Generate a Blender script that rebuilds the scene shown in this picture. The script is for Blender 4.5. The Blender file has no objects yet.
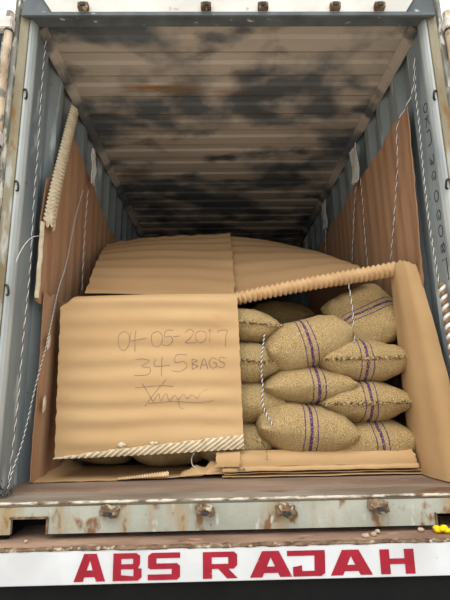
import bpy, bmesh, math, random
from mathutils import Vector, Matrix, noise, Euler
S = bpy.context.scene
C = S.collection
rnd = random.Random(7)

# ---------------------------------------------------------------- camera, sky, exposure
def set_camera(pos, yaw, pitch, roll, fpx):
    yaw, pitch, roll = map(math.radians, (yaw, pitch, roll))
    f = Vector((math.sin(yaw)*math.cos(pitch), math.cos(yaw)*math.cos(pitch), math.sin(pitch)))
    r = Vector((math.cos(yaw), -math.sin(yaw), 0)); u = r.cross(f)
    r2 = r*math.cos(roll) + u*math.sin(roll); u2 = -r*math.sin(roll) + u*math.cos(roll)
    cam = bpy.data.cameras.new('camera'); o = bpy.data.objects.new('camera', cam); C.objects.link(o)
    M = Matrix((r2, u2, -f)).transposed().to_4x4(); M.translation = Vector(pos); o.matrix_world = M
    cam.sensor_width = 36; cam.sensor_fit = 'AUTO'; cam.lens = fpx/600*36; cam.clip_start = .02
    S.camera = o
set_camera((-.099, -2.095, .461), 1.09, 12.33, -1.0, 430)
w = bpy.data.worlds.new('sky'); S.world = w; w.use_nodes = True
bg = w.node_tree.nodes['Background']; bg.inputs[0].default_value = (.93, .965, 1, 1); bg.inputs[1].default_value = 1.0
sun = bpy.data.lights.new('hazy_sun', 'SUN'); sun.energy = 1.1; sun.angle = math.radians(40); sun.color = (1, .96, .9)
so = bpy.data.objects.new('hazy_sun', sun); C.objects.link(so); so.rotation_euler = (math.radians(34), 0, math.radians(-14))
S.view_settings.view_transform = 'Standard'; S.view_settings.look = 'None'
S.view_settings.gamma = 1; S.view_settings.use_curve_mapping = False
S.view_settings.exposure = 0.66

# ---------------------------------------------------------------- helpers
def lin(r, g, b):
    f = lambda c: (c/255/12.92 if c/255 <= .04045 else ((c/255+.055)/1.055)**2.4)
    return (f(r), f(g), f(b), 1)

def mat(name, base, dark=None, scale=6, rough=.8, bump=.15, bscale=60, metal=0, layers=(), stretch=(1, 1, 1), lo=.35, hi=.65):
    """base/dark mottle plus layers of (colour, scale, threshold_lo, threshold_hi, stretch) patches, in object space"""
    m = bpy.data.materials.new(name); m.use_nodes = True
    N, L = m.node_tree.nodes, m.node_tree.links
    P = N['Principled BSDF']; P.inputs['Roughness'].default_value = rough; P.inputs['Metallic'].default_value = metal
    P.inputs['Specular IOR Level'].default_value = .25
    tc = N.new('ShaderNodeTexCoord')
    def nz(sc, st=(1, 1, 1), det=5):
        mp = N.new('ShaderNodeMapping'); mp.inputs['Scale'].default_value = st; L.new(tc.outputs['Object'], mp.inputs[0])
        n = N.new('ShaderNodeTexNoise'); n.inputs['Scale'].default_value = sc; n.inputs['Detail'].default_value = det
        L.new(mp.outputs[0], n.inputs['Vector']); return n.outputs[0]
    def ramp(src, a, b):
        r = N.new('ShaderNodeMapRange'); r.inputs[1].default_value = a; r.inputs[2].default_value = b; L.new(src, r.inputs[0]); return r.outputs[0]
    def mix(fac, a, b):
        x = N.new('ShaderNodeMix'); x.data_type = 'RGBA'; L.new(fac, x.inputs[0])
        for k, v in ((6, a), (7, b)):
            if hasattr(v, 'is_linked'): L.new(v, x.inputs[k])
            else: x.inputs[k].default_value = v
        return x.outputs[2]
    dark = dark or tuple(c*.7 for c in base[:3])+(1,)
    col = mix(ramp(nz(scale, stretch), lo, hi), dark, base)
    for (c, sc, a, b, st) in layers: col = mix(ramp(nz(sc, st), a, b), col, c)
    L.new(col, P.inputs['Base Color'])
    if bump:
        b = N.new('ShaderNodeBump'); b.inputs['Strength'].default_value = bump; b.inputs['Distance'].default_value = .01
        L.new(nz(bscale, (1, 1, 1), 3), b.inputs['Height']); L.new(b.outputs[0], P.inputs['Normal'])
    m['_'] = 1
    return m

def link(name, me, m=None, parent=None):
    o = bpy.data.objects.new(name, me); C.objects.link(o)
    if m: me.materials.append(m) if not isinstance(m, (list, tuple)) else [me.materials.append(k) for k in m]
    if parent: o.parent = parent
    return o
def obj(name, bm, m=None, parent=None, smooth=False):
    bmesh.ops.recalc_face_normals(bm, faces=bm.faces[:])
    me = bpy.data.meshes.new(name); bm.to_mesh(me); bm.free()
    if smooth: me.shade_smooth()
    return link(name, me, m, parent)
def tag(o, label, cat, group=None):
    o['label'] = label; o['category'] = cat
    if group: o['group'] = group
    return o
def struct(o, label=None):
    o['kind'] = 'structure'
    if label: o['label'] = label
    return o
def empty(name, loc=(0, 0, 0)):
    o = bpy.data.objects.new(name, None); C.objects.link(o); o.location = loc; return o

def box(bm, x0, x1, y0, y1, z0, z1, bev=0, rot=None):
    t = bmesh.new(); bmesh.ops.create_cube(t, size=1)
    for v in t.verts: v.co = Vector(((x0+x1)/2+v.co.x*(x1-x0), (y0+y1)/2+v.co.y*(y1-y0), (z0+z1)/2+v.co.z*(z1-z0)))
    if bev: bmesh.ops.bevel(t, geom=t.edges[:], offset=bev, segments=2, affect='EDGES')
    if rot: bmesh.ops.rotate(t, cent=((x0+x1)/2, (y0+y1)/2, (z0+z1)/2), matrix=rot, verts=t.verts[:])
    me = bpy.data.meshes.new('t'); t.to_mesh(me); t.free(); bm.from_mesh(me); bpy.data.meshes.remove(me)
def mkbox(name, a, m, parent=None, bev=.004, rot=None):
    bm = bmesh.new(); box(bm, *a, bev=bev, rot=rot); return obj(name, bm, m, parent)
def prism(bm, poly, axis, a, b):
    """poly in the two other axes, extruded along axis from a to b"""
    def P(p, t): return {'x': (t, p[0], p[1]), 'y': (p[0], t, p[1]), 'z': (p[0], p[1], t)}[axis]
    A = [bm.verts.new(P(p, a)) for p in poly]; B = [bm.verts.new(P(p, b)) for p in poly]
    n = len(poly)
    for i in range(n): bm.faces.new((A[i], A[(i+1) % n], B[(i+1) % n], B[i]))
    bm.faces.new(A); bm.faces.new(B[::-1])
def catmull(pts, n=8):
    pts = [Vector(p) for p in pts]; q = [2*pts[0]-pts[1]]+pts+[2*pts[-1]-pts[-2]]; out = []
    for i in range(1, len(q)-2):
        a, b, c, d = q[i-1:i+3]
        for k in range(n):
            t = k/n; out.append(.5*((2*b)+(c-a)*t+(2*a-5*b+4*c-d)*t*t+(3*b-a-3*c+d)*t**3))
    return out+[pts[-1]]
def tube(bm, path, r, sides=6, mi=0, rf=None):
    path = [Vector(p) for p in path]; rings = []
    up = Vector((.13, .37, .92)).normalized()
    for i, p in enumerate(path):
        d = (path[min(i+1, len(path)-1)]-path[max(i-1, 0)]).normalized()
        s = d.cross(up); s = s.normalized() if s.length > 1e-4 else d.orthogonal().normalized(); t = d.cross(s)
        rr = rf(i/(len(path)-1)) if rf else r
        rings.append([bm.verts.new(p+(s*math.cos(2*math.pi*k/sides)+t*math.sin(2*math.pi*k/sides))*rr) for k in range(sides)])
    for a, b in zip(rings, rings[1:]):
        for k in range(sides):
            f = bm.faces.new((a[k], a[(k+1) % sides], b[(k+1) % sides], b[k])); f.material_index = mi; f.smooth = True
    for rg in (rings[0][::-1], rings[-1]): bm.faces.new(rg).material_index = mi
def resample(path, step):
    out = [path[0]]; acc = 0
    for a, b in zip(path, path[1:]):
        L = (b-a).length; d = step-acc
        while d <= L and L > 0: out.append(a+(b-a)*(d/L)); d += step
        acc = (acc+L) % step if L else acc
    return out+[path[-1]]
def sheet(name, fn, nu, nv, m, parent=None, th=.004, smooth=True, keep=None):
    """solid bent sheet from fn(u, v) -> point, u and v in 0..1"""
    P = [[Vector(fn(i/nu, j/nv)) for j in range(nv+1)] for i in range(nu+1)]
    bm = bmesh.new(); A = []; B = []
    for i in range(nu+1):
        ra, rb = [], []
        for j in range(nv+1):
            du = P[min(i+1, nu)][j]-P[max(i-1, 0)][j]; dv = P[i][min(j+1, nv)]-P[i][max(j-1, 0)]
            n = du.cross(dv); n = n.normalized() if n.length > 1e-9 else Vector((0, -1, 0))
            ra.append(bm.verts.new(P[i][j])); rb.append(bm.verts.new(P[i][j]-n*th))
        A.append(ra); B.append(rb)
    for i in range(nu):
        for j in range(nv):
            bm.faces.new((A[i][j], A[i+1][j], A[i+1][j+1], A[i][j+1])); bm.faces.new((B[i][j+1], B[i+1][j+1], B[i+1][j], B[i][j]))
    rim = [(i, 0) for i in range(nu+1)]+[(nu, j) for j in range(1, nv+1)]+[(i, nv) for i in range(nu-1, -1, -1)]+[(0, j) for j in range(nv-1, 0, -1)]
    for (a, b), (c, d) in zip(rim, rim[1:]+rim[:1]): bm.faces.new((A[a][b], B[a][b], B[c][d], A[c][d]))
    me = bpy.data.meshes.new(name); bm.to_mesh(me); bm.free()
    if smooth:
        me.shade_smooth()
        me.set_sharp_from_angle(angle=math.radians(50))
    return link(name, me, m, parent)
def nz1(t, s=0.): return noise.noise(Vector((t, s, .3*s)))
def lerp(a, b, t): return a+(b-a)*t
def blin(a, b, c, d, u, v):
    return (Vector(a)*(1-u)+Vector(b)*u)*(1-v)+(Vector(c)*(1-u)+Vector(d)*u)*v

# ---------------------------------------------------------------- materials
RUST = lin(122, 82, 52)
M_wall = mat('blue_grey_steel', lin(144, 152, 152), lin(112, 122, 126), 3, .55, .06, 40, stretch=(1, 1, .3),
             layers=((lin(186, 194, 192), 9, .62, .7, (1, 1, .25)), (RUST, 22, .68, .74, (1, 1, 1))))
M_ceil = mat('smoke_stained_roof_steel', lin(196, 184, 170), lin(178, 166, 152), 2, .8, .05, 30, stretch=(.3, 1, 1),
             layers=((lin(98, 101, 104), 1.7, .47, .6, (.9, 1, 1)), (lin(150, 116, 80), 2.2, .64, .72, (.35, 2.2, 1)), (lin(88, 90, 92), 3.4, .53, .66, (.6, 1, 1))))
M_post = mat('weathered_grey_paint', lin(150, 148, 138), lin(104, 102, 92), 18, .75, .5, 45, stretch=(1, 1, .25), lo=.42, hi=.58,
             layers=((lin(205, 200, 188), 34, .54, .62, (1, 1, .3)), (RUST, 26, .66, .72, (1, 1, .5))))
M_olive = mat('yellowed_post_paint', lin(152, 144, 122), lin(122, 108, 80), 7, .75, .25, 45, stretch=(1, 1, .2),
              layers=((lin(170, 170, 162), 16, .52, .62, (1, 1, .25)), (lin(128, 92, 48), 9, .6, .68, (1, 1, .3))))
M_jbar = mat('pale_steel_rib', lin(186, 190, 186), lin(150, 156, 156), 8, .5, .1, 40, stretch=(1, 1, .2), layers=((RUST, 22, .7, .76, (1, 1, .6)),))
M_header = mat('header_steel', lin(100, 106, 108), lin(80, 84, 86), 6, .6, .1, 40, layers=((lin(190, 190, 180), 30, .64, .7, (.4, 1, 1)),))
M_white = mat('off_white_plate', lin(214, 210, 202), lin(196, 192, 184), 5, .6, .1, 30, layers=((lin(150, 128, 104), 14, .66, .74, (1, 1, 1)),))
M_sill = mat('chipped_pale_sill_paint', lin(170, 170, 156), lin(148, 148, 134), 4, .6, .2, 50,
             layers=((lin(158, 132, 92), 9, .5, .72, (1, 1, .22)), (lin(124, 92, 62), 14, .57, .66, (1, 1, .6)), (lin(184, 182, 170), 24, .63, .7, (1, 1, .4)), (lin(90, 62, 42), 40, .68, .72, (1, 1, 1))))
M_silltop = mat('worn_threshold_steel', lin(156, 148, 134), lin(118, 106, 92), 6, .6, .2, 40, stretch=(.3, 1, 1), layers=((lin(112, 82, 60), 5, .55, .66, (.4, 1, 1)),))
M_lip = mat('chalky_rust_lip', lin(204, 194, 176), lin(112, 92, 72), 26, .85, .6, 60, stretch=(.5, 1, 1), lo=.42, hi=.56)
M_floor = mat('brown_plywood_floor', lin(158, 136, 118), lin(120, 100, 86), 5, .75, .25, 60, stretch=(.25, 1, 1), layers=((lin(166, 132, 104), 16, .62, .7, (.4, 1, 1)),))
M_deck = mat('rusty_deck', lin(168, 138, 116), lin(128, 100, 84), 8, .85, .4, 50, stretch=(.3, 1, 1), layers=((lin(176, 146, 118), 18, .6, .68, (.4, 1, 1)), (lin(62, 56, 52), 20, .66, .7, (.3, 1, 1))))
M_panel = mat('white_truck_paint', lin(206, 207, 208), lin(190, 190, 190), 5, .45, .03, 30, layers=((lin(150, 140, 128), 60, .72, .76, (1, 1, 1)),))
M_red = mat('red_sign_paint', lin(156, 26, 46), lin(138, 20, 38), 10, .5, .03, 30, layers=((lin(206, 120, 130), 40, .68, .74, (1, 1, 1)),))
M_black = mat('black_chassis_steel', lin(14, 14, 14), lin(8, 8, 8), 8, .9, .1, 30)
M_ground = mat('sandy_yard', lin(206, 198, 186), lin(186, 178, 166), 1.2, .95, .3, 12)
M_gasket = mat('beige_door_edge', lin(206, 186, 160), lin(160, 138, 114), 26, .8, .3, 50, stretch=(1, 1, .3), layers=((lin(120, 116, 106), 30, .54, .62, (1, 1, .4)),))
M_door = mat('blue_grey_door', lin(92, 112, 124), lin(70, 86, 98), 6, .6, .2, 40, layers=((lin(180, 176, 164), 30, .64, .7, (1, 1, .3)),))
M_hinge = mat('pale_hinge_steel', lin(218, 212, 204), lin(190, 180, 170), 20, .6, .1, 40)
M_rusty = mat('rusted_casting', lin(134, 112, 88), lin(88, 64, 46), 22, .9, .8, 55, layers=((lin(186, 172, 148), 30, .58, .66, (1, 1, 1)),))
M_lug = mat('dark_lashing_steel', lin(70, 66, 64), lin(46, 40, 38), 40, .7, .2, 60)
CB = dict(rough=.85, bump=.12, bscale=25)
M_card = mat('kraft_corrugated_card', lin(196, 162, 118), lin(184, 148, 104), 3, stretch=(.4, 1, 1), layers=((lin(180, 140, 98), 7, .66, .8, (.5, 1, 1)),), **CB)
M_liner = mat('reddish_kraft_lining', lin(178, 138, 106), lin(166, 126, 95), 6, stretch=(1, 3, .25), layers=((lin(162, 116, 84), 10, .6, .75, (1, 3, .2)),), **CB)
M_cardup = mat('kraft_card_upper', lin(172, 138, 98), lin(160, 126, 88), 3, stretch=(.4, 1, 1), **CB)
M_flute = mat('pale_flute_paper', lin(222, 192, 150), lin(208, 174, 130), 14, rough=.85, bump=.1, bscale=60)
M_roll = mat('orange_flute_paper', lin(208, 172, 128), lin(194, 156, 112), 14, rough=.85, bump=.1, bscale=60)
M_fold = mat('cream_flute_paper', lin(220, 206, 178), lin(204, 186, 156), 20, rough=.85, bump=.2, bscale=80)
M_twW = mat('white_twine', lin(236, 234, 228), lin(214, 210, 204), 60, rough=.8, bump=0)
M_twG = mat('grey_twine_twist_shade', lin(96, 94, 92), lin(76, 74, 72), 60, rough=.8, bump=0)  # grey paints the dull gaps between the twine's twist highlights; also colours the knot
M_twB = mat('brown_twine', lin(150, 122, 92), lin(120, 92, 66), 60, rough=.9, bump=0)
M_jfib = mat('frayed_jute_fibre', lin(204, 178, 130), lin(98, 70, 40), 60, rough=.95, bump=.5, bscale=150, lo=.4, hi=.6)
M_paper = mat('white_paper_strip', lin(228, 226, 222), lin(206, 202, 196), 30, rough=.9, bump=.3, bscale=60)
M_ink = mat('purple_ink', lin(150, 122, 118), lin(124, 98, 104), 30, rough=.8, bump=0)
M_paint = mat('dark_marker_paint', lin(52, 54, 56), lin(70, 74, 76), 60, rough=.8, bump=0)
M_yel = mat('yellow_petal', lin(248, 216, 20), lin(230, 186, 10), 30, rough=.7, bump=.1)
M_crumb = mat('pale_crumb', lin(206, 186, 164), lin(170, 144, 120), 40, rough=.9, bump=.4)

def jute_material():
    m = bpy.data.materials.new('striped_jute_burlap'); m.use_nodes = True
    N, L = m.node_tree.nodes, m.node_tree.links; P = N['Principled BSDF']
    P.inputs['Roughness'].default_value = .95; P.inputs['Specular IOR Level'].default_value = .1
    tc = N.new('ShaderNodeTexCoord')
    def math_(op, a, b=None, c=None):
        n = N.new('ShaderNodeMath'); n.operation = op
        for k, v in enumerate((a, b, c)):
            if v is None: continue
            if isinstance(v, (int, float)): n.inputs[k].default_value = v
            else: L.new(v, n.inputs[k])
        return n.outputs[0]
    def nz(sc, det=3, vec=None):
        n = N.new('ShaderNodeTexNoise'); n.inputs['Scale'].default_value = sc; n.inputs['Detail'].default_value = det
        L.new(vec or tc.outputs['Object'], n.inputs['Vector']); return n.outputs[0]
    def rng(s, a, b):
        r = N.new('ShaderNodeMapRange'); r.inputs[1].default_value = a; r.inputs[2].default_value = b; L.new(s, r.inputs[0]); return r.outputs[0]
    def mix(f, a, b):
        x = N.new('ShaderNodeMix'); x.data_type = 'RGBA'
        (L.new(f, x.inputs[0]) if not isinstance(f, float) else setattr(x.inputs[0], 'default_value', f))
        for k, v in ((6, a), (7, b)):
            if hasattr(v, 'is_linked'): L.new(v, x.inputs[k])
            else: x.inputs[k].default_value = v
        return x.outputs[2]
    sp = N.new('ShaderNodeSeparateXYZ'); L.new(tc.outputs['Object'], sp.inputs[0])
    col = mix(rng(nz(210, 2), .34, .66), lin(126, 98, 58), lin(202, 176, 128))
    col = mix(math_('MULTIPLY', rng(nz(9), .45, .75), .5), col, lin(164, 144, 106))
    at = N.new('ShaderNodeAttribute'); at.attribute_type = 'OBJECT'; at.attribute_name = 'stripe_offset'
    xw = math_('ADD', math_('SUBTRACT', sp.outputs[0], at.outputs['Fac']), math_('MULTIPLY', math_('SUBTRACT', nz(10), .5), .02))
    ax = math_('ABSOLUTE', xw)
    thick = math_('LESS_THAN', ax, .009)
    thin = math_('LESS_THAN', math_('ABSOLUTE', math_('SUBTRACT', ax, .037)), .0035)
    st = math_('MULTIPLY', math_('MAXIMUM', thick, thin), rng(nz(140, 2), .3, .5))
    col = mix(st, col, lin(78, 44, 96))
    L.new(col, P.inputs['Base Color'])
    # weave relief
    wv = math_('MULTIPLY', math_('SINE', math_('MULTIPLY', sp.outputs[0], 620)), math_('SINE', math_('MULTIPLY', sp.outputs[1], 620)))
    h = math_('ADD', math_('MULTIPLY', wv, .25), nz(170, 2))
    b = N.new('ShaderNodeBump'); b.inputs['Strength'].default_value = .55; b.inputs['Distance'].default_value = .008
    L.new(h, b.inputs['Height']); L.new(b.outputs[0], P.inputs['Normal'])
    return m
M_jute = jute_material()

# ---------------------------------------------------------------- the setting: steel container
W, ZC, LEN = 1.165, 2.65, 12.0
struct(mkbox('ground', (-30, 30, -30, 30, -1.5, -1.4), M_ground, bev=0), 'unseen sandy yard ground under the truck')  # out of view; put in and kept pale to bounce light onto the ceiling
struct(mkbox('floor', (-1.2, 1.2, .17, LEN, -.03, 0), M_floor, bev=0), 'worn brown plywood floor of the container')
def corr_wall(name, sx, label):
    pts = [(W+.0, .11), (W+.0, .30)]; y = .30
    while y < LEN-.3:
        pts += [(W+.036, y+.068), (W+.036, y+.138), (W, y+.206), (W, y+.278)]; y += .278
    pts.append((W, LEN))
    outer = [(W+.055, LEN), (W+.055, .11)]
    bm = bmesh.new(); prism(bm, [(sx*a, b) for a, b in pts+outer], 'z', -.02, ZC+.06)
    return struct(obj(name, bm, M_wall), label)
wl = corr_wall('wall_left', -1, 'blue-grey corrugated steel side wall left of the load')
wr = corr_wall('wall_right', 1, 'blue-grey corrugated steel side wall right of the load')
struct(mkbox('wall_back', (-1.2, 1.2, LEN, LEN+.05, -.02, ZC+.1), M_wall, bev=0), 'dark steel end wall deep in the container')
bm = bmesh.new(); pr = [(.085, ZC+.03)]; y = .20
while y < LEN-.2:
    pr += [(y, ZC+.03), (y+.025, ZC+.019), (y+.125, ZC+.019), (y+.15, ZC+.03)]; y += .215
pr += [(LEN, ZC+.03), (LEN, ZC+.07), (.085, ZC+.07)]
prism(bm, pr, 'x', -1.2, 1.2); struct(obj('ceiling', bm, M_ceil), 'smoke-stained ribbed steel roof of the container')
for i, sx in enumerate((-1, 1)):
    bm = bmesh.new(); prism(bm, [(sx*W, ZC+.06), (sx*W, ZC-.03), (sx*(W-.02), ZC-.022), (sx*(W-.055), ZC+.012), (sx*(W-.055), ZC+.06)], 'y', .113, LEN)
    struct(obj('trim_%d' % (i+1), bm, M_ceil), 'steel rail between roof and %s wall' % ('left', 'right')[i])
# corner posts
for i, sx in enumerate((-1, 1)):
    side = ('left', 'right')[i]
    post = struct(empty('trim_%d' % (i+3), (sx*1.2, .06, 0)), 'weathered corner post at the %s of the opening' % side)
    def part(name, poly, m, z0=-.16, z1=2.93):
        bm = bmesh.new(); prism(bm, [(sx*a, b) for a, b in poly], 'z', z0, z1)
        bmesh.ops.translate(bm, vec=(-sx*1.2, -.06, 0), verts=bm.verts[:]); return obj(name, bm, m, post)
    part('post_body', [(1.240, -.01), (1.215, -.01), (1.212, .11), (1.240, .11)], M_post)
    part('face_strip', [(1.2118, .005), (1.172, .022), (1.168, .06), (1.2118, .06)], M_olive)
    part('inner_rib', [(1.168, .03), (1.158, .034), (1.148, .05), (1.142, .075), (1.146, .098), (1.16, .112), (1.21, .112), (1.21, .061), (1.168, .061)], M_jbar)
    for z in ((2.12, 1.56, .99) if sx < 0 else (2.10, 1.55, .95)):
        bm = bmesh.new()
        tube(bm, catmull([(sx*(1.17-1.2), -.03, z+.03), (sx*(1.15-1.2), -.045, z+.02), (sx*(1.14-1.2), -.05, z-.005), (sx*(1.15-1.2), -.03, z-.022), (sx*(1.17-1.2), -.02, z-.02)], 5), .006, 6)
        obj('lashing_ring', bm, M_lug, post)
# header beam
hd = struct(empty('trim_5', (0, .05, 2.62)), 'header beam over the opening with white plate and lock keepers')
def hbox(name, a, m, bev=.003):
    o = mkbox(name, (a[0], a[1], a[2]-.05, a[3]-.05, a[4]-2.62, a[5]-2.62), m, hd, bev); return o
hbox('beam', (-1.21, 1.21, 0, .085, 2.622, 2.95), M_header)
hbox('lower_lip', (-1.2, 1.2, -.018, .0, 2.600, 2.626), M_header)
bm = bmesh.new(); prism(bm, [(-1.03, .012), (1.03, .012), (1.12, .16), (-1.12, .16)], 'y', -.062, -.05); obj('white_plate', bm, M_white, hd)
for x in (-.845, -.14, .19, .61, .87):
    k = hbox('lock_keeper', (x-.03, x+.03, -.045, -.013, 2.632, 2.67), M_rusty)
    bm = bmesh.new(); box(bm, x-.016, x+.016, -.102, -.094, .018, .044, .002); obj('keeper_slot', bm, M_lug, k)
# sill
sill = struct(empty('trim_6', (0, 0, -.15)), 'pale rusty door sill beam below the load')
def sbox(name, a, m, bev=.004):
    return mkbox(name, (a[0], a[1], a[2], a[3], a[4]+.15, a[5]+.15), m, sill, bev)
sbox('threshold_plate', (-1.21, 1.21, .004, .17, -.02, .0), M_silltop)
bm = bmesh.new()
for x0, x1, z0, z1 in ((-1.21, -1.03, .018, .13), (-1.03, -.87, .082, .13), (-.87, .88, .018, .13), (.88, 1.03, .066, .13), (1.03, 1.21, .018, .13)): box(bm, x0, x1, 0, .02, z0, z1, 0)
bmesh.ops.remove_doubles(bm, verts=bm.verts[:], dist=1e-5)
obj('face_plate', bm, M_sill, sill)
def lipfn(u, v):
    a = v*math.pi*2; x = lerp(-1.21, 1.21, u); r = .006+.0025*nz1(x*30, 2)
    return (x, .0+math.cos(a)*r, .146+math.sin(a)*r*.9)
sheet('worn_lip', lipfn, 240, 8, M_lip, sill, .001)
sbox('pocket_frame', (-1.035, -.865, -.006, .0, -.069, -.059), M_rusty, .001)
sbox('pocket_frame', (-.872, -.862, -.006, .0, -.132, -.063), M_rusty, .001)
sbox('pocket_frame', (.872, .882, -.006, .0, -.132, -.079), M_rusty, .001)
sbox('pocket_back', (-1.1, 1.1, .14, .16, -.132, -.02), M_black, 0)
for x, z, s in ((-.592, -.038, 1), (-.166, -.04, 1), (.196, -.05, 1.1), (.616, -.042, 1.1)):
    bm = bmesh.new(); bmesh.ops.create_icosphere(bm, subdivisions=4, radius=1)
    for v in bm.verts:
        c = v.co.copy(); p = abs(c.x)**.6*math.copysign(1, c.x), abs(c.z)**.7*math.copysign(1, c.z)
        k = 1+.28*noise.noise(c*2.3+Vector((x*9, 0, 0)))
        v.co = Vector((x+p[0]*.042*s*k, -.012+c.y*.028*k, z+.15+p[1]*.024*s*k-(.008 if c.x > 0 else 0)))
    o = obj('lock_cam_bracket', bm, M_rusty, sill, True)
    bm = bmesh.new(); box(bm, x-.018*s, x+.02*s, -.048, -.038, z+.132, z+.15, .004); obj('cam_slot', bm, M_lug, o)
# doors folded back along the outside of the container
for i, sx in enumerate((-1, 1)):
    side = ('left', 'right')[i]
    d = struct(empty('door_%d' % (i+1), (sx*1.34, 0, 0)), 'opened container door folded back on the %s' % side)
    def db(name, x0, x1, y0, y1, z0, z1, m, bev=.004, p=d):
        xa, xb = sorted((sx*x0-sx*1.34, sx*x1-sx*1.34)); return mkbox(name, (xa, xb, y0, y1, z0, z1), m, p, bev)
    db('leaf', 1.315, 1.355, .0, 1.1, 0, 2.58, M_door)
    db('edge_channel', 1.365, 1.39, -.01, 1.1, 0, 2.57, M_door)
    bm = bmesh.new(); tube(bm, [(sx*(1.252-1.34), -.035, z*.26) for z in range(0, 11)], .022, 10); obj('edge_seal', bm, M_gasket, d, True)
    db('seal_strip', 1.286, 1.300, -.012, .1, 0, 2.6, M_post, .002)
    for z in (2.52, 1.80, 1.05, .3):
        h = db('hinge', 1.228, 1.315, -.06, -.012, z-.04, z+.04, M_hinge, .006)
        bm = bmesh.new(); tube(bm, [(sx*(1.252-1.34), -.035, z-.052), (sx*(1.252-1.34), -.035, z-.04)], .024, 10); obj('hinge_pin', bm, M_lug, h)

# ---------------------------------------------------------------- truck bed under the container
tr = tag(empty('truck_bed', (0, -.1, -1.378)), 'white truck bed tail with big red painted capitals below the container', 'truck')
def tb(name, a, m, bev=.003, p=None): return mkbox(name, (a[0], a[1], a[2]+.1, a[3]+.1, a[4]+1.4, a[5]+1.4), m, p or tr, bev)
tb('deck', (-1.35, 1.35, -.1, 4, -.20, -.178), M_deck)
def dedge(u, v):
    a = v*math.pi*2; x = lerp(-1.35, 1.35, u); q = .007+.005*nz1(x*22, 3)+.003*nz1(x*70, 5)
    return (x, -.012+math.cos(a)*.014+.006*nz1(x*15, 9), 1.4-.181+math.sin(a)*q)
sheet('rusted_edge', dedge, 300, 8, M_rusty, tr, .001)
pan = tb('tail_panel', (-1.35, 1.35, -.125, -.101, -.312, -.186), M_panel)
tb('added_dark_beam', (-1.35, 1.35, -.10, .05, -.62, -.314), M_black)  # guessed beam, added in black so the bottom edge reads dark
tb('chassis_rail', (-.55, -.4, .05, 4, -.62, -.2), M_black); tb('chassis_rail', (.4, .55, .05, 4, -.62, -.2), M_black)
tb('support_block', (-1.2, -1.05, .02, .3, -.1785, -.155), M_black); tb('support_block', (1.05, 1.2, .02, .3, -.1785, -.155), M_black)
for sx in (-1, 1):
    bm = bmesh.new(); tube(bm, [(sx*.85, 1.0+.1, .5), (sx*1.15, 1.1, .5)], .5, 32); obj('tyre', bm, M_black, tr)
GL = {  # rectilinear strokes of the painted capitals: polygons in a unit box
 'A': [[(0, 0), (.30, 1), (.5, 1), (.5, .76), (.29, 0)], [(.5, 1), (.70, 1), (1, 0), (.71, 0), (.5, .76)], [(.3, .16), (.7, .16), (.62, .4), (.38, .4)]],
 'B': [[(0, 0), (.28, 0), (.28, 1), (0, 1)], [(.28, .8), (.8, .8), (.94, .9), (.8, 1), (.28, 1)], [(.7, .55), (.94, .62), (.94, .9), (.7, .82)], [(.28, .42), (.86, .42), (.94, .6), (.28, .6)], [(.72, .1), (1, .1), (1, .42), (.72, .46)], [(.28, 0), (.88, 0), (1, .12), (.28, .2)]],
 'S': [[(.1, .8), (1, .8), (1, 1), (.12, 1), (0, .9)], [(0, .46), (.26, .46), (.26, .84), (0, .9)], [(0, .46), (.08, .4), (.9, .4), (1, .5), (.9, .6), (.26, .6)], [(.74, .1), (1, .1), (1, .5), (.74, .46)], [(0, 0), (.9, 0), (1, .1), (.9, .2), (0, .2)]],
 'R': [[(0, 0), (.26, 0), (.26, 1), (0, 1)], [(.26, .8), (.9, .8), (1, .9), (.9, 1), (.26, 1)], [(.74, .44), (1, .5), (1, .9), (.74, .82)], [(.26, .36), (.9, .36), (1, .5), (.9, .54), (.26, .54)], [(.45, .36), (.74, .36), (1, 0), (.7, 0)]],
 'J': [[(.0, .8), (1, .8), (1, 1), (.0, 1)], [(.7, .1), (.98, .1), (1, .8), (.72, .8)], [(.2, 0), (.88, 0), (.98, .12), (.9, .2), (.2, .2)], [(.14, .0), (.38, .0), (.38, .42), (.14, .36)]],
 'H': [[(0, 0), (.28, 0), (.28, 1), (0, 1)], [(.72, 0), (1, 0), (1, 1), (.72, 1)], [(.28, .4), (.72, .4), (.72, .62), (.28, .62)]]}
for ch, x0, x1 in (('A', -.70, -.572), ('B', -.541, -.424), ('S', -.398, -.266), ('R', -.172, -.030), ('A', .022, .196), ('J', .178, .336), ('A', .356, .53), ('H', .565, .708)):
    bm = bmesh.new(); zt = -.197-.008*(x0+.7); zb = -.300
    for kk, poly in enumerate(GL[ch]):
        prism(bm, [(lerp(x0, x1, p[0]), lerp(zb, zt, p[1])+1.4) for p in poly], 'y', -.0272-.00012*kk, -.0248)
    obj('letter', bm, M_red, pan)

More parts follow.
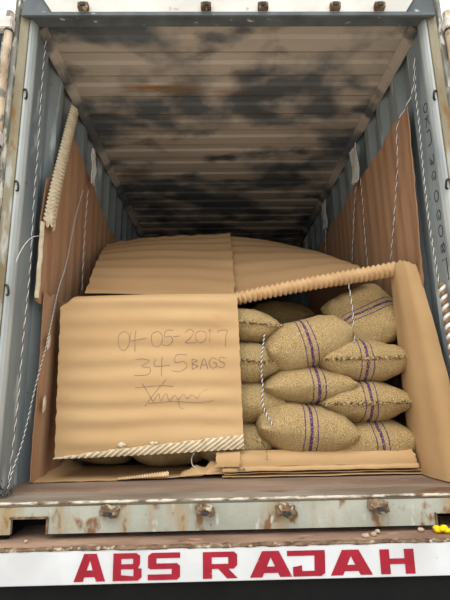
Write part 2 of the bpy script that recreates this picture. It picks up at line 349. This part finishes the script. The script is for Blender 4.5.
# small litter on the deck
fl = tag(empty('yellow_flower', (.885, -.03, -.156)), 'small yellow flower head lying on the deck edge', 'flower')
for k in range(7):
    a = k*.9; r = .004 if k == 0 else .02
    bm = bmesh.new(); bmesh.ops.create_icosphere(bm, subdivisions=2, radius=1)
    for v in bm.verts: v.co = Vector((math.cos(a)*r*1.2+v.co.x*.017, math.sin(a)*r*.7+v.co.y*.012, .013+v.co.z*.011+(.006 if k % 2 else 0)+.004*noise.noise(v.co*3)))
    obj('petal', bm, M_yel, fl, True)
for k, (x, y, s) in enumerate(((.53, -.07, 1.2), (.57, -.055, 1), (.60, -.02, .9), (.80, -.01, 1.1), (-.94, -.04, .6))):
    bm = bmesh.new(); bmesh.ops.create_icosphere(bm, subdivisions=2, radius=1)
    for v in bm.verts:
        q = 1+.4*noise.noise(v.co*1.7+Vector((k*3., 0, 0))); v.co = Vector((x+v.co.x*.014*s*q, y+v.co.y*.01*s*q, -.1465+v.co.z*.0095*q*min(s, 1)))
    tag(obj('pale_crumb', bm, M_crumb, None, True), ('pale crumb at the deck edge, above the letter A before H', 'pale crumb on the deck, second from the left of three', 'pale crumb on the deck, nearest under the sill', 'flat pale crumb left of the yellow flower', 'tiny pale crumb at the far left of the deck')[k], 'crumb')

# ---------------------------------------------------------------- cardboard linings and sheets
def ridge(v, n, a): return a*math.sin(2*math.pi*n*v)
# upper left lining with folded cream corner
def ll(u, v):
    z = lerp(1.0, 2.36, v)
    yf = .31+.05*max(0, (z-1.5)/.3)**1.2 if z < 1.8 else .395+(z-1.79)*.62
    yf += .012*nz1(z*9, 1)+.006*nz1(z*31, 4)
    yb = 2.9; y = lerp(yf, yb, u)
    zz = z-.30*v*min(1, max(0, y-.7)/1.2)+.02*nz1(y*4, 3)*v
    if u < .12 and v < .06: zz += .0
    return (-1.14+.003*math.sin(y*44)+.008*nz1(y*2, z), y, zz)
L1 = sheet('cardboard_lining', lambda u, v: ll(u**1.5, v), 150, 40, M_liner); tag(L1, 'reddish cardboard lining on left wall with cream folded front corner', 'cardboard')
def fold(u, v):
    z = lerp(1.47, 2.49, v); c = .335 if z < 1.55 else 0
    yf = lerp(.325, .635, (max(z-1.5, 0)/.99)**1.15)
    wdt = lerp(.155, .12, v); a = u*math.pi
    fl = .006*math.sin(z*2*math.pi/.03+2.2*math.sin(a*2))
    jag = .02*nz1(u*9, 7)*(1-v)**6
    return (-1.115+.025*math.sin(a)+fl*.8, yf-.02+wdt*u+fl*.3, z+jag*3)
sheet('folded_corner', fold, 14, 330, M_fold, L1, .003)
def fray(u, v):
    z = lerp(1.01, 1.47, v); a = u*math.pi
    return (-1.125+.014*math.sin(a), .285+.05*u+.008*nz1(z*14, 2)+.004*nz1(z*50, 6), z)
sheet('frayed_edge', fray, 6, 90, M_fold, L1, .003)
# lower left lining
def lf(u, v):
    z = lerp(.012, 1.07, v); y = lerp(.40+.008*nz1(z*12, 1)+.004*nz1(z*40), .98, u)
    top = .0 if v < .9 else .03*nz1(y*20, 3)
    return (-1.112+.007*math.sin(y*26)+.008*nz1(y*3, z*2), y, z+top)
tag(sheet('cardboard_lining', lf, 60, 40, M_liner), 'narrow cardboard strip standing against lower left wall behind the twine', 'cardboard')
for k, z in enumerate((.78, .42)):
    bm = bmesh.new(); bmesh.ops.create_icosphere(bm, subdivisions=3, radius=1)
    for v in bm.verts: q = 1+.5*noise.noise(v.co*2+Vector((k, 0, 0))); v.co = Vector((-1.09+v.co.x*.006, .44+v.co.y*.022*q, z+v.co.z*.045*q))
    o = obj('torn_patch', bm, M_fold, None, True); o.parent = bpy.data.objects['cardboard_lining.001']
# right lining
def rl(u, v):
    yf = .30+.02*v; z = lerp(.012, 2.24, v)
    y = lerp(lerp(.43, .27, v)+.012*nz1(z*8, 2)+.01*nz1(z*28, 5), 3.6, u)
    zt = z+v*(.04*nz1(y*4, 1)-.06*max(0, y-1.6))
    x = 1.143+.003*math.sin(y*44)+.008*nz1(y*2, z)-.022*math.exp(-((y-lerp(.43, .27, v))/.05)**2)
    return (x, y, zt)
tag(sheet('cardboard_lining', lambda u, v: rl(u**1.6, v), 150, 40, M_liner), 'reddish cardboard lining on right wall with ragged front edge', 'cardboard')
# bowed sheet in front of the right lining
def cur(u, v):
    z = lerp(.006, 1.225, v)
    a = Vector((lerp(1.045, 1.035, v), .60)); r = Vector((1.125, lerp(.14, .41, v**1.6)-.0)); c = Vector((lerp(1.0, 1.01, v), lerp(.22, .42, v)))
    p = a*(1-u)**2+c*2*u*(1-u)+r*u*u
    tp = (.04*math.sin(u*math.pi)*v+.014*nz1(u*11, 8)*v**8+.008*nz1(u*31, 3)*v**8)
    return (p.x+.0025*math.sin(u*15), p.y+.006*nz1(z*14, 9)*u**6, z+tp-.02*u*v)
tag(sheet('cardboard_sheet', cur, 50, 70, M_card), 'tall bowed cardboard sheet at right between sacks and steel wall', 'cardboard')
# front sheet with writing
FX0, FX1 = -1.04, .035
def front(u, v):
    z = lerp(.15, 1.085, v); x = lerp(lerp(-1.026, -1.05, v), lerp(.043, .025, v), u)
    y = .475+.03*math.sin(u*math.pi)*-1+.0068*math.sin(v*2*math.pi*8.2+u*1.6+.8*nz1(u*2, v*3))*(.75+.5*nz1(u*2, v*5))*(.45+.55*min(1, u*8, (1-u)*8))
    z += .016*u*(1-v)-.022*(1-u)*(1-v)
    if v > .93: k = (v-.93)/.07; y += .05*k*k*(1+.5*(1-u)); z -= .012*k*k
    c = max(0, .06-u)/.06*max(0, v-.9)/.1
    if u < .5: z -= .05*c; x += .03*c; y += .03*c
    if u in (0., 1.): x += .005*nz1(z*28, 3)
    return (x, y, z)
FS = sheet('cardboard_sheet', front, 70, 130, M_card); tag(FS, 'large ridged cardboard sheet with handwriting covering the left sacks', 'cardboard')
def wedge(u, v):
    p = Vector(front(u, 0.004)); h = lerp(.008, .078, u**.8); x = p.x
    a = v*math.pi; ph = (x-v*h*1.5)*2*math.pi/.037
    f = .009*math.sin(ph)*min(1, h/.03)
    return (x, p.y-.018-.008*math.sin(a)-f, p.z-.012+v*h+.006*nz1(u*22, 2)*v)
sheet('fluted_edge', wedge, 420, 12, M_fold, FS, .003)
for k, (u, s) in enumerate(((.36, 1.), (.52, .7), (.54, .5))):
    p = front(u, .09-.0*k); bm = bmesh.new(); bmesh.ops.create_icosphere(bm, subdivisions=3, radius=1)
    for v in bm.verts: q = 1+.6*noise.noise(v.co*2.4+Vector((k*5, 0, 0))); v.co = Vector((p[0]+v.co.x*.022*q*s, p[1]-.008+v.co.y*.012, lerp(.2, .235, u)-.02+v.co.z*.014*q*s))
    obj('paper_scrap', bm, M_fold, FS, True)
# handwriting strokes on the front sheet
def on_sheet(x, z):
    u = (x-FX0)/(FX1-FX0); v = (z-.15)/(1.085-.15); p = Vector(front(u, v))
    return Vector((x, p.y-.0012, z))
HW = {'0': [[(.5, 1), (.1, .85), (0, .45), (.2, .05), (.6, 0), (.95, .35), (.9, .8), (.55, 1)]], '4': [[(.55, 1), (.5, .6), (.5, -.15)], [(.15, .9), (.1, .45), (1.0, .5)]], '-': [[(0, .5), (1, .55)]],
      '5': [[(.9, 1), (.3, 1), (.2, .55), (.7, .6), (.9, .3), (.5, 0), (0, .05)]], '2': [[(.05, .75), (.4, 1), (.8, .8), (.5, .35), (.05, .05), (1, .05)]], '1': [[(.4, .85), (.6, 1), (.5, 0)]],
      '7': [[(.0, .8), (.2, 1.), (.9, 1), (.75, .4), (.7, -.6)]], '3': [[(.05, .95), (.5, 1), (.85, .85), (.4, .55), (.9, .45), (.8, .05), (.0, .0)]], 'B': [[(.1, 0), (.1, 1)], [(.1, 1), (.7, .85), (.1, .55), (.8, .35), (.1, 0)]],
      'A': [[(0, 0), (.45, 1), (.9, 0)], [(.2, .4), (.7, .4)]], 'G': [[(.9, .85), (.4, 1), (0, .5), (.4, 0), (.9, .2), (.85, .5), (.5, .5)]], 'S': [[(.9, .9), (.3, 1), (.2, .65), (.8, .4), (.6, 0), (0, .1)]]}
def write(text, x0, z0, x1, z1, h, wch):
    n = len(text)
    for i, ch in enumerate(text):
        t = i/(n-1); x = lerp(x0, x1, t); z = lerp(z0, z1, t)
        hh = h[i] if isinstance(h, (list, tuple)) else h; wc = wch*(.55 if ch in '-1' else 1)
        bm = bmesh.new()
        for st in HW[ch]:
            tube(bm, [on_sheet(q.x, q.z) for q in catmull([Vector((x+a*wc, 0, z+b*hh)) for a, b in st], 4)], .0012, 5)
        obj('pen_stroke', bm, M_ink, FS)
write('04-05-2017', -.685, .725, -.10, .775, (.11, .11, .1, .09, .09, .09, .085, .07, .07, .06), .068)
write('345', -.585, .575, -.37, .595, .095, .10)
write('BAGS', -.255, .605, -.10, .615, .06, .05)
bm = bmesh.new()
for st in ([(-.54, .53), (-.50, .47), (-.47, .42)], [(-.40, .55), (-.46, .48), (-.52, .40)], [(-.58, .505), (-.44, .515), (-.36, .51)],
           [(-.47, .43), (-.44, .47), (-.43, .43), (-.40, .47), (-.38, .43), (-.35, .46), (-.33, .435), (-.30, .465), (-.28, .44), (-.25, .46), (-.22, .44), (-.20, .47), (-.16, .49)],
           [(-.50, .415), (-.36, .425), (-.22, .415), (-.13, .425)], [(-.33, .43), (-.32, .39), (-.30, .385)], [(-.29, .51), (-.285, .512)]):
    tube(bm, [on_sheet(q.x, q.z) for q in catmull([Vector((a, 0, b)) for a, b in st], 5)], .0012, 5)
obj('signature', bm, M_ink, FS)
# upper sheets sloping up over the load
def upl(u, v):
    p = blin((-.95, .62, 1.10), (.02, .60, 1.05), (-1.09, 1.62, 1.79), (.03, 1.65, 1.925), u, v)
    jag = .012*nz1(u*14, 4)*v**12
    return p+Vector((.008*nz1(v*20, 6)*(1 if u in (0., 1.) else 0), -.002*math.sin(v*2*math.pi*7.3+u*2), .012+.05*math.sin(math.pi*v)+.005*math.sin(v*2*math.pi*7.3+u*2+2*nz1(u*2, v*3))+jag+.02*math.sin(u*5)*v))
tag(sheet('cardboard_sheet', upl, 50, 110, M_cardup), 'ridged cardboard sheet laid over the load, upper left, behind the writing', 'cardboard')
def upr(u, v):
    p = blin((.0, .66, 1.06), (.92, .66, 1.25), (.0, 1.64, 1.875), (.90, 1.66, 1.72), u, v)
    return p+Vector((0, -.002*math.sin(v*2*math.pi*6.2), .05*math.sin(math.pi*v)+.004*math.sin(v*2*math.pi*6.2)+.02*math.sin(u*4)*v-.12*max(0, (u-.8)/.2)**2*v))
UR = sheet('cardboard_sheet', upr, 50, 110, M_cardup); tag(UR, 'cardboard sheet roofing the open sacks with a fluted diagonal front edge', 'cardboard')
ra, rb = Vector((-.035, .60, 1.045)), Vector((1.045, .55, 1.235))
def roll(u, v):
    p = ra.lerp(rb, u); a = lerp(-2.3, 2.6, v); L = u*(rb-ra).length
    f = math.sin(2*math.pi*L/.033+2.3*math.sin(a*1.5+.4)); R_ = lerp(.036, .044, u)+.0075*f
    return p+Vector((.004*f, -math.cos(a)*R_, math.sin(a)*R_+.008*math.sin(u*4)))
sheet('fluted_edge', roll, 500, 20, M_roll, UR, .003)
# floor sheet at left
def flo(u, v):
    fr = blin((-1.12, .43, .0), (.02, .47, .0), (-1.12, .98, .0), (.02, .92, .0), u, v)
    x, y = fr.x, fr.y
    y += (1-v)**3*(.008*nz1(u*18, 1))
    z = .008+.03*max(0, u-.45)*(1-v)+.05*max(0, u-.55)**.8*max(0, math.sin(u*8))*(1-v)**2+.05*max(0, .1-u)/.1*v+.02*(1-v)*max(0, .9-v)*abs(nz1(u*5, 3))
    return (x, y, z)
FL = sheet('cardboard_sheet', flo, 90, 24, M_card); tag(FL, 'crumpled cardboard sheet on the floor under the written sheet', 'cardboard')
def flf(u, v):
    x = lerp(-.66, -.38, u); return (x, .432+.022*v, .016+.004*math.sin(x*2*math.pi/.014)+.018*v*u+.012*u)
sheet('fluted_edge', flf, 160, 4, M_flute, FL, .002)
def hump(u, v):
    x = lerp(-.32, .0, u); hh = (.07*math.sin(u*math.pi)**.6*(.7+.5*nz1(u*7, 2)))
    return (x, .455+.05*v+.012*nz1(u*9, v*3), .02+hh*v+.012*u)
sheet('torn_flap', hump, 40, 12, M_card, FL, .003)
# folded bundle on the floor at right
bd = tag(empty('folded_cardboard_bundle', (.5, .5, 0)), 'folded flat bundle of cardboard along the floor before the sacks', 'cardboard')
def bsheet(name, x0, x1, y0, y1, z0, z1, m=M_card, bow=0, seed=0, n=60, th=.004):
    def f(u, v):
        x = lerp(x0, x1, u); e = .006*nz1(u*20, seed)+.004*nz1(u*50, seed+3)
        return (x-.5+(.012*nz1(v*9, seed) if u in (0., 1.) else 0), lerp(y0, y1, v)-.5+e*(1-v)-bow*math.sin(v*math.pi), lerp(z0, z1, v)+bow*.4*math.sin(v*math.pi)+.004*nz1(u*6, seed+1))
    return sheet(name, f, n, 14, m, bd, th)
bsheet('bottom_sheet', -.085, 1.08, .44, .75, .014, .016, seed=1)
bsheet('second_sheet', -.075, 1.06, .45, .75, .028, .032, seed=4)
bsheet('folded_lip', -.08, 1.02, .435, .47, .040, .066, bow=.012, seed=8)
bsheet('upper_flap', -.07, 1.01, .45, .50, .062, .142, bow=.018, seed=11)
bsheet('corner_ear', -.115, .02, .43, .46, .066, .14, bow=.01, seed=15, n=16)
for x in (.01, .035):
    bm = bmesh.new()
    tube(bm, [Vector((x-.5+.008*math.cos(a*math.pi/6), -.078, .052+.005*math.sin(a*math.pi/6))) for a in range(13)], .002, 5); obj('ink_mark', bm, M_paint, bd)

# ---------------------------------------------------------------- jute sacks
def sack_mesh(w, l, t, a, b, p, seed, tipL=0, tipR=0, flat=0.):
    n, k = 44, 34
    us = [math.sin(math.pi/2*(2*i/n-1)) for i in range(n+1)]; vs = [math.sin(math.pi/2*(2*j/k-1)) for j in range(k+1)]
    bm = bmesh.new(); G = {}
    def pos(u, v, s):
        T = max(0, 1-abs(u)**a)**p*max(0, 1-abs(v)**b)**.5
        x = w*u*(1-.07*abs(v)**3*(1-.2*abs(u))); y = l*v*(1-.06*abs(u)**3)
        z = s*t*T*(1-flat*(s < 0)); z += (tipR*max(0, u)**2+tipL*max(0, -u)**2)
        q = Vector((x, y, z)); so_ = Vector((seed*3.1, seed*1.7, 0))
        q += Vector((.3*x/w, .2*y/l, s))*(.022*noise.noise(q*5+so_)+.007*noise.noise(q*17+so_))*min(1, T*3+.15)
        # puckers running in from the tips and the ends
        q.z += s*.006*math.sin(v*15+seed)*max(0, abs(u)-.55)*T*3
        q.z += s*.005*math.sin(u*30+seed*2)*max(0, abs(v)-.6)*2*T**.5
        return q
    for i, u in enumerate(us):
        for j, v in enumerate(vs):
            edge = i in (0, n) or j in (0, k)
            for s in (1, -1):
                if edge and s < 0: G[i, j, s] = G[i, j, 1]
                else: G[i, j, s] = bm.verts.new(pos(u, v, s))
    for i in range(n):
        for j in range(k):
            for s in (1, -1):
                q = [G[i, j, s], G[i+1, j, s], G[i+1, j+1, s], G[i, j+1, s]]
                try: bm.faces.new(q if s > 0 else q[::-1])
                except ValueError: pass
    edgepath = [G[i, 0, 1].co.copy() for i in range(n+1)]
    me = bpy.data.meshes.new('jute_sack'); bm.to_mesh(me); bm.free(); me.shade_smooth()
    return me, edgepath
nsk = [0]
def sack(c, w, l, t, label, tilt=0, yaw=0, pitch=0, a=2.3, b=4.0, p=.62, stripe=0., seam=False, tipL=0, tipR=0, euler=None, flat=0., tufts=()):
    nsk[0] += 1; sd = nsk[0]
    me, ep = sack_mesh(w, l, t, a, b, p, sd, tipL, tipR, flat)
    o = link('jute_sack', me, M_jute); o.location = c
    o.rotation_euler = euler or Euler((math.radians(pitch), math.radians(-tilt), math.radians(yaw)))
    o['stripe_offset'] = float(stripe)
    tag(o, label, 'sack', 'jute sacks of the load')
    r = random.Random(sd)
    if seam:
        bm = bmesh.new(); path = resample(ep, .008)
        path = [q+Vector((0, -.004, .006*nz1(i*.35, sd)+.002*r.uniform(-1, 1))) for i, q in enumerate(path)]
        tube(bm, path, .006, 6, rf=lambda s_: .0075+.005*nz1(s_*70, sd+2))
        for q in path[1:-1]:
            for _ in range(2):
                d = Vector((r.uniform(-.5, .5), -.7, r.uniform(-1, 1))).normalized()*r.uniform(.010, .028)
                tube(bm, [q, q+d*.6, q+d+Vector((r.uniform(-.003, .003), 0, -.002))], .0022, 3)
        obj('mouth_seam', bm, M_jfib, o)
        bm = bmesh.new(); path = [q+Vector((0, -.012, .004)) for q in path]
        for i in range(2, len(path)-4, 5): tube(bm, [path[i]+Vector((0, .006, -.006)), path[i+1]+Vector((0, -.002, 0)), path[i+3]+Vector((0, .006, .006))], .002, 4)
        obj('stitching', bm, M_jfib, o)
    for e in tufts:
        q = ep[-1] if e > 0 else ep[0]
        q = Vector((w*.98*e, -l*.55, (tipR if e > 0 else tipL))); bm = bmesh.new()
        for _ in range(9):
            d = Vector((e*r.uniform(.2, 1), -r.uniform(.2, .9), r.uniform(-.8, .5)))*r.uniform(.012, .03)
            tube(bm, [q, q+d*.5+Vector((0, 0, .002)), q+d], .0022, 3)
        obj('frayed_ear', bm, M_jfib, o)
    return o
Y = .86
sack((.08, Y+.02, .895), .25, .34, .125, 'topmost sack beside the written sheet, with ragged open seam', tilt=-7, seam=True, stripe=9, tufts=(1,))
sack((.06, Y+.02, .66), .265, .34, .142, 'sack with ragged seam beside the sheet, second from top', tilt=-5, seam=True, stripe=9, tufts=(1,))
sack((.475, .76, .765), .285, .29, .172, 'plump striped sack leaning up to right, highest in middle column', tilt=13, stripe=-.02, a=2.6, p=.5, tipR=.015)
sack((.46, Y, .505), .29, .39, .132, 'striped sack in middle column, under the plump leaning one', tilt=1, stripe=.04, tipL=-.01)
sack((.06, Y+.04, .40), .27, .36, .14, 'smooth sack with pointed right ear, third down beside the sheet', stripe=9, tufts=(1,))
sack((.425, Y-.05, .25), .30, .40, .16, 'big golden striped sack at the bottom of the middle column', tilt=-4, a=2.6, p=.5, stripe=.0, tipR=-.01)
sack((.815, .77, .655), .29, .30, .145, 'striped sack with frayed mouth, right column under the leaning sack', tilt=1, stripe=-.02, seam=True, tufts=(-1, 1))
sack((.80, Y, .395), .295, .39, .14, 'striped sack with frayed mouth, right column second from the floor', tilt=0, stripe=.0, seam=True, tufts=(1,))
sack((.835, Y, .165), .265, .39, .135, 'striped sack on the floor in right column behind the bundle', tilt=2, stripe=.01, tufts=(1,))
sack((.0, Y+.04, .165), .245, .36, .14, 'floor-level sack showing only its right end beside the written sheet', stripe=9)
# sack leaning across the top right
sack((.91, .77, .955), .240, .235, .115, 'sack slumped broadside at top right below the fluted edge', euler=(Matrix.Rotation(math.radians(-24), 3, 'Y') @ Matrix.Rotation(math.radians(58), 3, 'X') @ Matrix.Rotation(math.radians(-90), 3, 'Z')).to_euler(), stripe=.02, a=2.8, b=3.0, p=.5)
# sacks glimpsed under the written sheet and in the dark gap
sack((-.42, Y+.14, .150), .285, .36, .135, 'sack glimpsed under the lower edge of the written sheet, centre', stripe=9)
sack((-.84, Y+.26, .150), .24, .36, .135, 'sack in the dark slot under the written sheet, far left', stripe=9)
sack((.40, 1.55, 1.05), .29, .40, .15, 'dim sack deep in the gap under the fluted edge', stripe=9)
# ---------------------------------------------------------------- twine, hanging strips
def twine(pts, label, r=.0025, pitch=.07, mats=None, name='twine', slack=0):
    path = resample(catmull(pts, 10), pitch/10); bm = bmesh.new()
    for s in (0, 1):
        out = []
        for i, q in enumerate(path):
            d = (path[min(i+1, len(path)-1)]-path[max(i-1, 0)]).normalized(); e = d.orthogonal().normalized(); g = d.cross(e)
            e = (Vector((0, 1, 0))-d*d.y); e = e.normalized() if e.length > .1 else Vector((1, 0, 0)); g = d.cross(e)
            a = 2*math.pi*i/10+s*math.pi; out.append(q+(e*math.cos(a)+g*math.sin(a))*r*.95)
        tube(bm, out, r, 6, s)
    me = bpy.data.meshes.new(name); bm.to_mesh(me); bm.free()
    return tag(link(name, me, mats or [M_twW, M_twG]), label, 'twine', 'twine strung in the container')
twine([(-1.13, .163, 2.607), (-1.13, .16, 2.287), (-1.13, .18, 1.868), (-1.13, .182, 1.555), (-1.13, .205, 1.149), (-1.13, .193, .813), (-1.13, .192, .45), (-1.13, .17, .113), (-1.12, .13, .012)],
      'white twine hanging straight down the left steel wall', .0022, .075)
twine([(-1.09, .888, 1.971), (-1.09, .756, 1.676), (-1.09, .638, 1.309), (-1.09, .53, 1.101), (-1.08, .397, .784), (-1.08, .279, .527), (-1.085, .185, .253), (-1.09, .112, .123), (-1.11, .11, .012)],
      'white twine running slantwise across the left cardboard lining to the floor', .0022, .03)
twine([(-1.1, 1.036, 2.045), (-1.1, 1.021, 1.829), (-1.1, 1.012, 1.582), (-1.1, 1.023, 1.234)], 'short upright twine on the left lining below the paper strip', .0022, .085)
twine([(1.135, .15, 2.468), (1.135, .19, 2.242), (1.135, .195, 2.025), (1.135, .215, 1.739), (1.135, .223, 1.456), (1.13, .20, 1.186), (1.125, .17, .952), (1.12, .15, .7), (1.12, .13, .40), (1.12, .11, .012)],
      'white twine down the right steel wall beside the painted marks', .0026, .055)
twine([(1.13, .14, 2.46), (1.12, .2, 2.257), (1.07, .336, 2.122), (1.09, .431, 1.931), (1.095, .538, 1.701), (1.095, .649, 1.461), (1.095, .723, 1.307)], 'white twine slanting over the near part of the right lining', .0022, .075)
twine([(1.1, 1.261, 2.182), (1.1, 1.364, 2.0), (1.1, 1.446, 1.802), (1.1, 1.533, 1.582)], 'twine hanging from the nearer right paper strip, left of its pair', .0022, .085)
twine([(1.1, 1.145, 2.2), (1.1, 1.152, 1.905), (1.1, 1.169, 1.653), (1.1, 1.16, 1.416)], 'twine hanging from the nearer right paper strip, right of its pair', .0022, .085)
twine([(1.1, 2.305, 2.3), (1.1, 2.35, 2.1), (1.1, 2.42, 1.93)], 'twine hanging below the farther right paper strip', .0022, .085)
twine([(1.11, .13, 1.02), (1.115, .125, .85), (1.12, .12, .62), (1.118, .10, .40), (1.115, .09, .2), (1.11, .09, .012)], 'thick plaited cord down the outer edge of the bowed sheet', .011, .05, [M_twW, M_twB])
twine([(.187, .49, .815), (.173, .462, .744), (.158, .435, .66), (.156, .445, .56), (.159, .44, .50), (.153, .435, .42), (.165, .425, .36), (.203, .42, .285)], 'white twine hanging over the sack ends beside the written sheet', .003, .028)
twine([(.744, .56, 1.15), (.75, .54, .963), (.742, .53, .83), (.735, .50, .74)], 'white twine stitched down the slumped sack at top right', .0025, .05)
bm = bmesh.new(); tube(bm, catmull([(-1.115, .29, 1.379), (-1.10, .144, 1.318), (-1.10, .068, 1.256), (-1.12, .05, 1.194), (-1.135, .05, 1.145)], 8), .002, 5)
tag(obj('loose_thread', bm, M_twW), 'thin loose white thread curling from the left lining edge', 'thread')
bm = bmesh.new(); tube(bm, catmull([(.10, .44, .235), (.135, .43, .20), (.165, .425, .15), (.165, .43, .10)], 8), .004, 5); tube(bm, catmull([(.06, .43, .22), (.10, .425, .21), (.14, .425, .17)], 8), .003, 5)
tag(obj('loose_thread', bm, M_jfib), 'frayed jute cord end at the lower right of the written sheet', 'thread')
bm = bmesh.new(); tube(bm, catmull([(-.24, .50, .135), (-.255, .495, .11), (-.25, .49, .07), (-.22, .49, .05)], 8), .0025, 5)
tag(obj('loose_thread', bm, M_twW), 'short white thread dangling in the slot under the written sheet', 'thread')
bm = bmesh.new()
for k in range(26):
    a = rnd.uniform(0, 6.28); q = Vector((-1.12+rnd.uniform(-.02, .03), .10+rnd.uniform(-.03, .04), .012))
    tube(bm, catmull([q, q+Vector((math.cos(a)*.02, math.sin(a)*.015, .02)), q+Vector((math.cos(a)*.04, math.sin(a)*.03, rnd.uniform(.0, .05)))], 4), .0025, 4)
tag(obj('twine_knot', bm, M_twG), 'tangle of twine ends on the threshold at the left post', 'twine')
def strip(x, y, z0, z1, wd, label, s):
    def f(u, v):
        z = lerp(z0, z1, v); t = nz1(v*4, s)
        return (x+.006*nz1(v*3, s+3)+.004*math.sin(u*5+v*6), y+wd*(u-.5)+.012*t+.006*nz1(v*22, s+u*3)*abs(2*u-1), z+.03*(u-.5)*(1-v)+.02*nz1(u*7, s))
    tag(sheet('paper_strip', f, 8, 30, M_paper, th=.006), label, 'paper strip', 'white strips hung on the walls')
strip(-1.09, 1.12, 2.135, 2.43, .10, 'torn white strip hung high on the left wall', 1)
strip(1.09, 1.22, 2.186, 2.512, .16, 'white strip hung high on the right wall, nearest to the opening', 2)
strip(1.105, 2.33, 2.217, 2.53, .15, 'white strip hung high on the right wall, second in', 3)
strip(1.135, 3.49, 2.38, 2.54, .14, 'small dim white strip farthest in on the right wall', 4)

# marks painted on the right steel wall, reading downwards
MK = {'O': [[(.1, .5), (.3, .95), (.7, .95), (.9, .5), (.7, .05), (.3, .05), (.1, .5)]], 'K': [[(0, 0), (0, 1)], [(.9, 1), (.1, .45), (.9, 0)]], 'U': [[(0, 1), (.05, .2), (.5, 0), (.9, .2), (.9, 1)]],
      '3': [[(.05, .95), (.6, 1), (.8, .75), (.4, .55), (.9, .35), (.6, 0), (.0, .05)]], 'G': [[(.9, .85), (.4, 1), (0, .5), (.4, 0), (.9, .2), (.85, .5), (.5, .5)]], '8': [[(.5, .5), (.15, .75), (.5, 1), (.85, .75), (.5, .5), (.1, .25), (.5, 0), (.9, .25), (.5, .5)]], 'L': [[(0, 1), (0, 0), (1, 0), (1, .3)]]}
for ch, z, sz in (('O', 2.15, .07), ('K', 2.05, .065), ('U', 1.965, .10), ('3', 1.80, .065), ('G', 1.70, .055), ('O', 1.59, .085), ('G', 1.46, .06), ('O', 1.38, .085), ('8', 1.27, .07), ('L', 1.17, .12)):
    bm = bmesh.new()
    for st in MK[ch]:
        pts = [Vector((W+.0002, .135+.012*(2.15-z)/1.0+b*.042, z-a*sz)) for a, b in st]
        tube(bm, catmull(pts, 5) if len(pts) > 2 and ch not in 'L' else pts, .0034, 5)
    obj('painted_mark', bm, M_paint, wr)
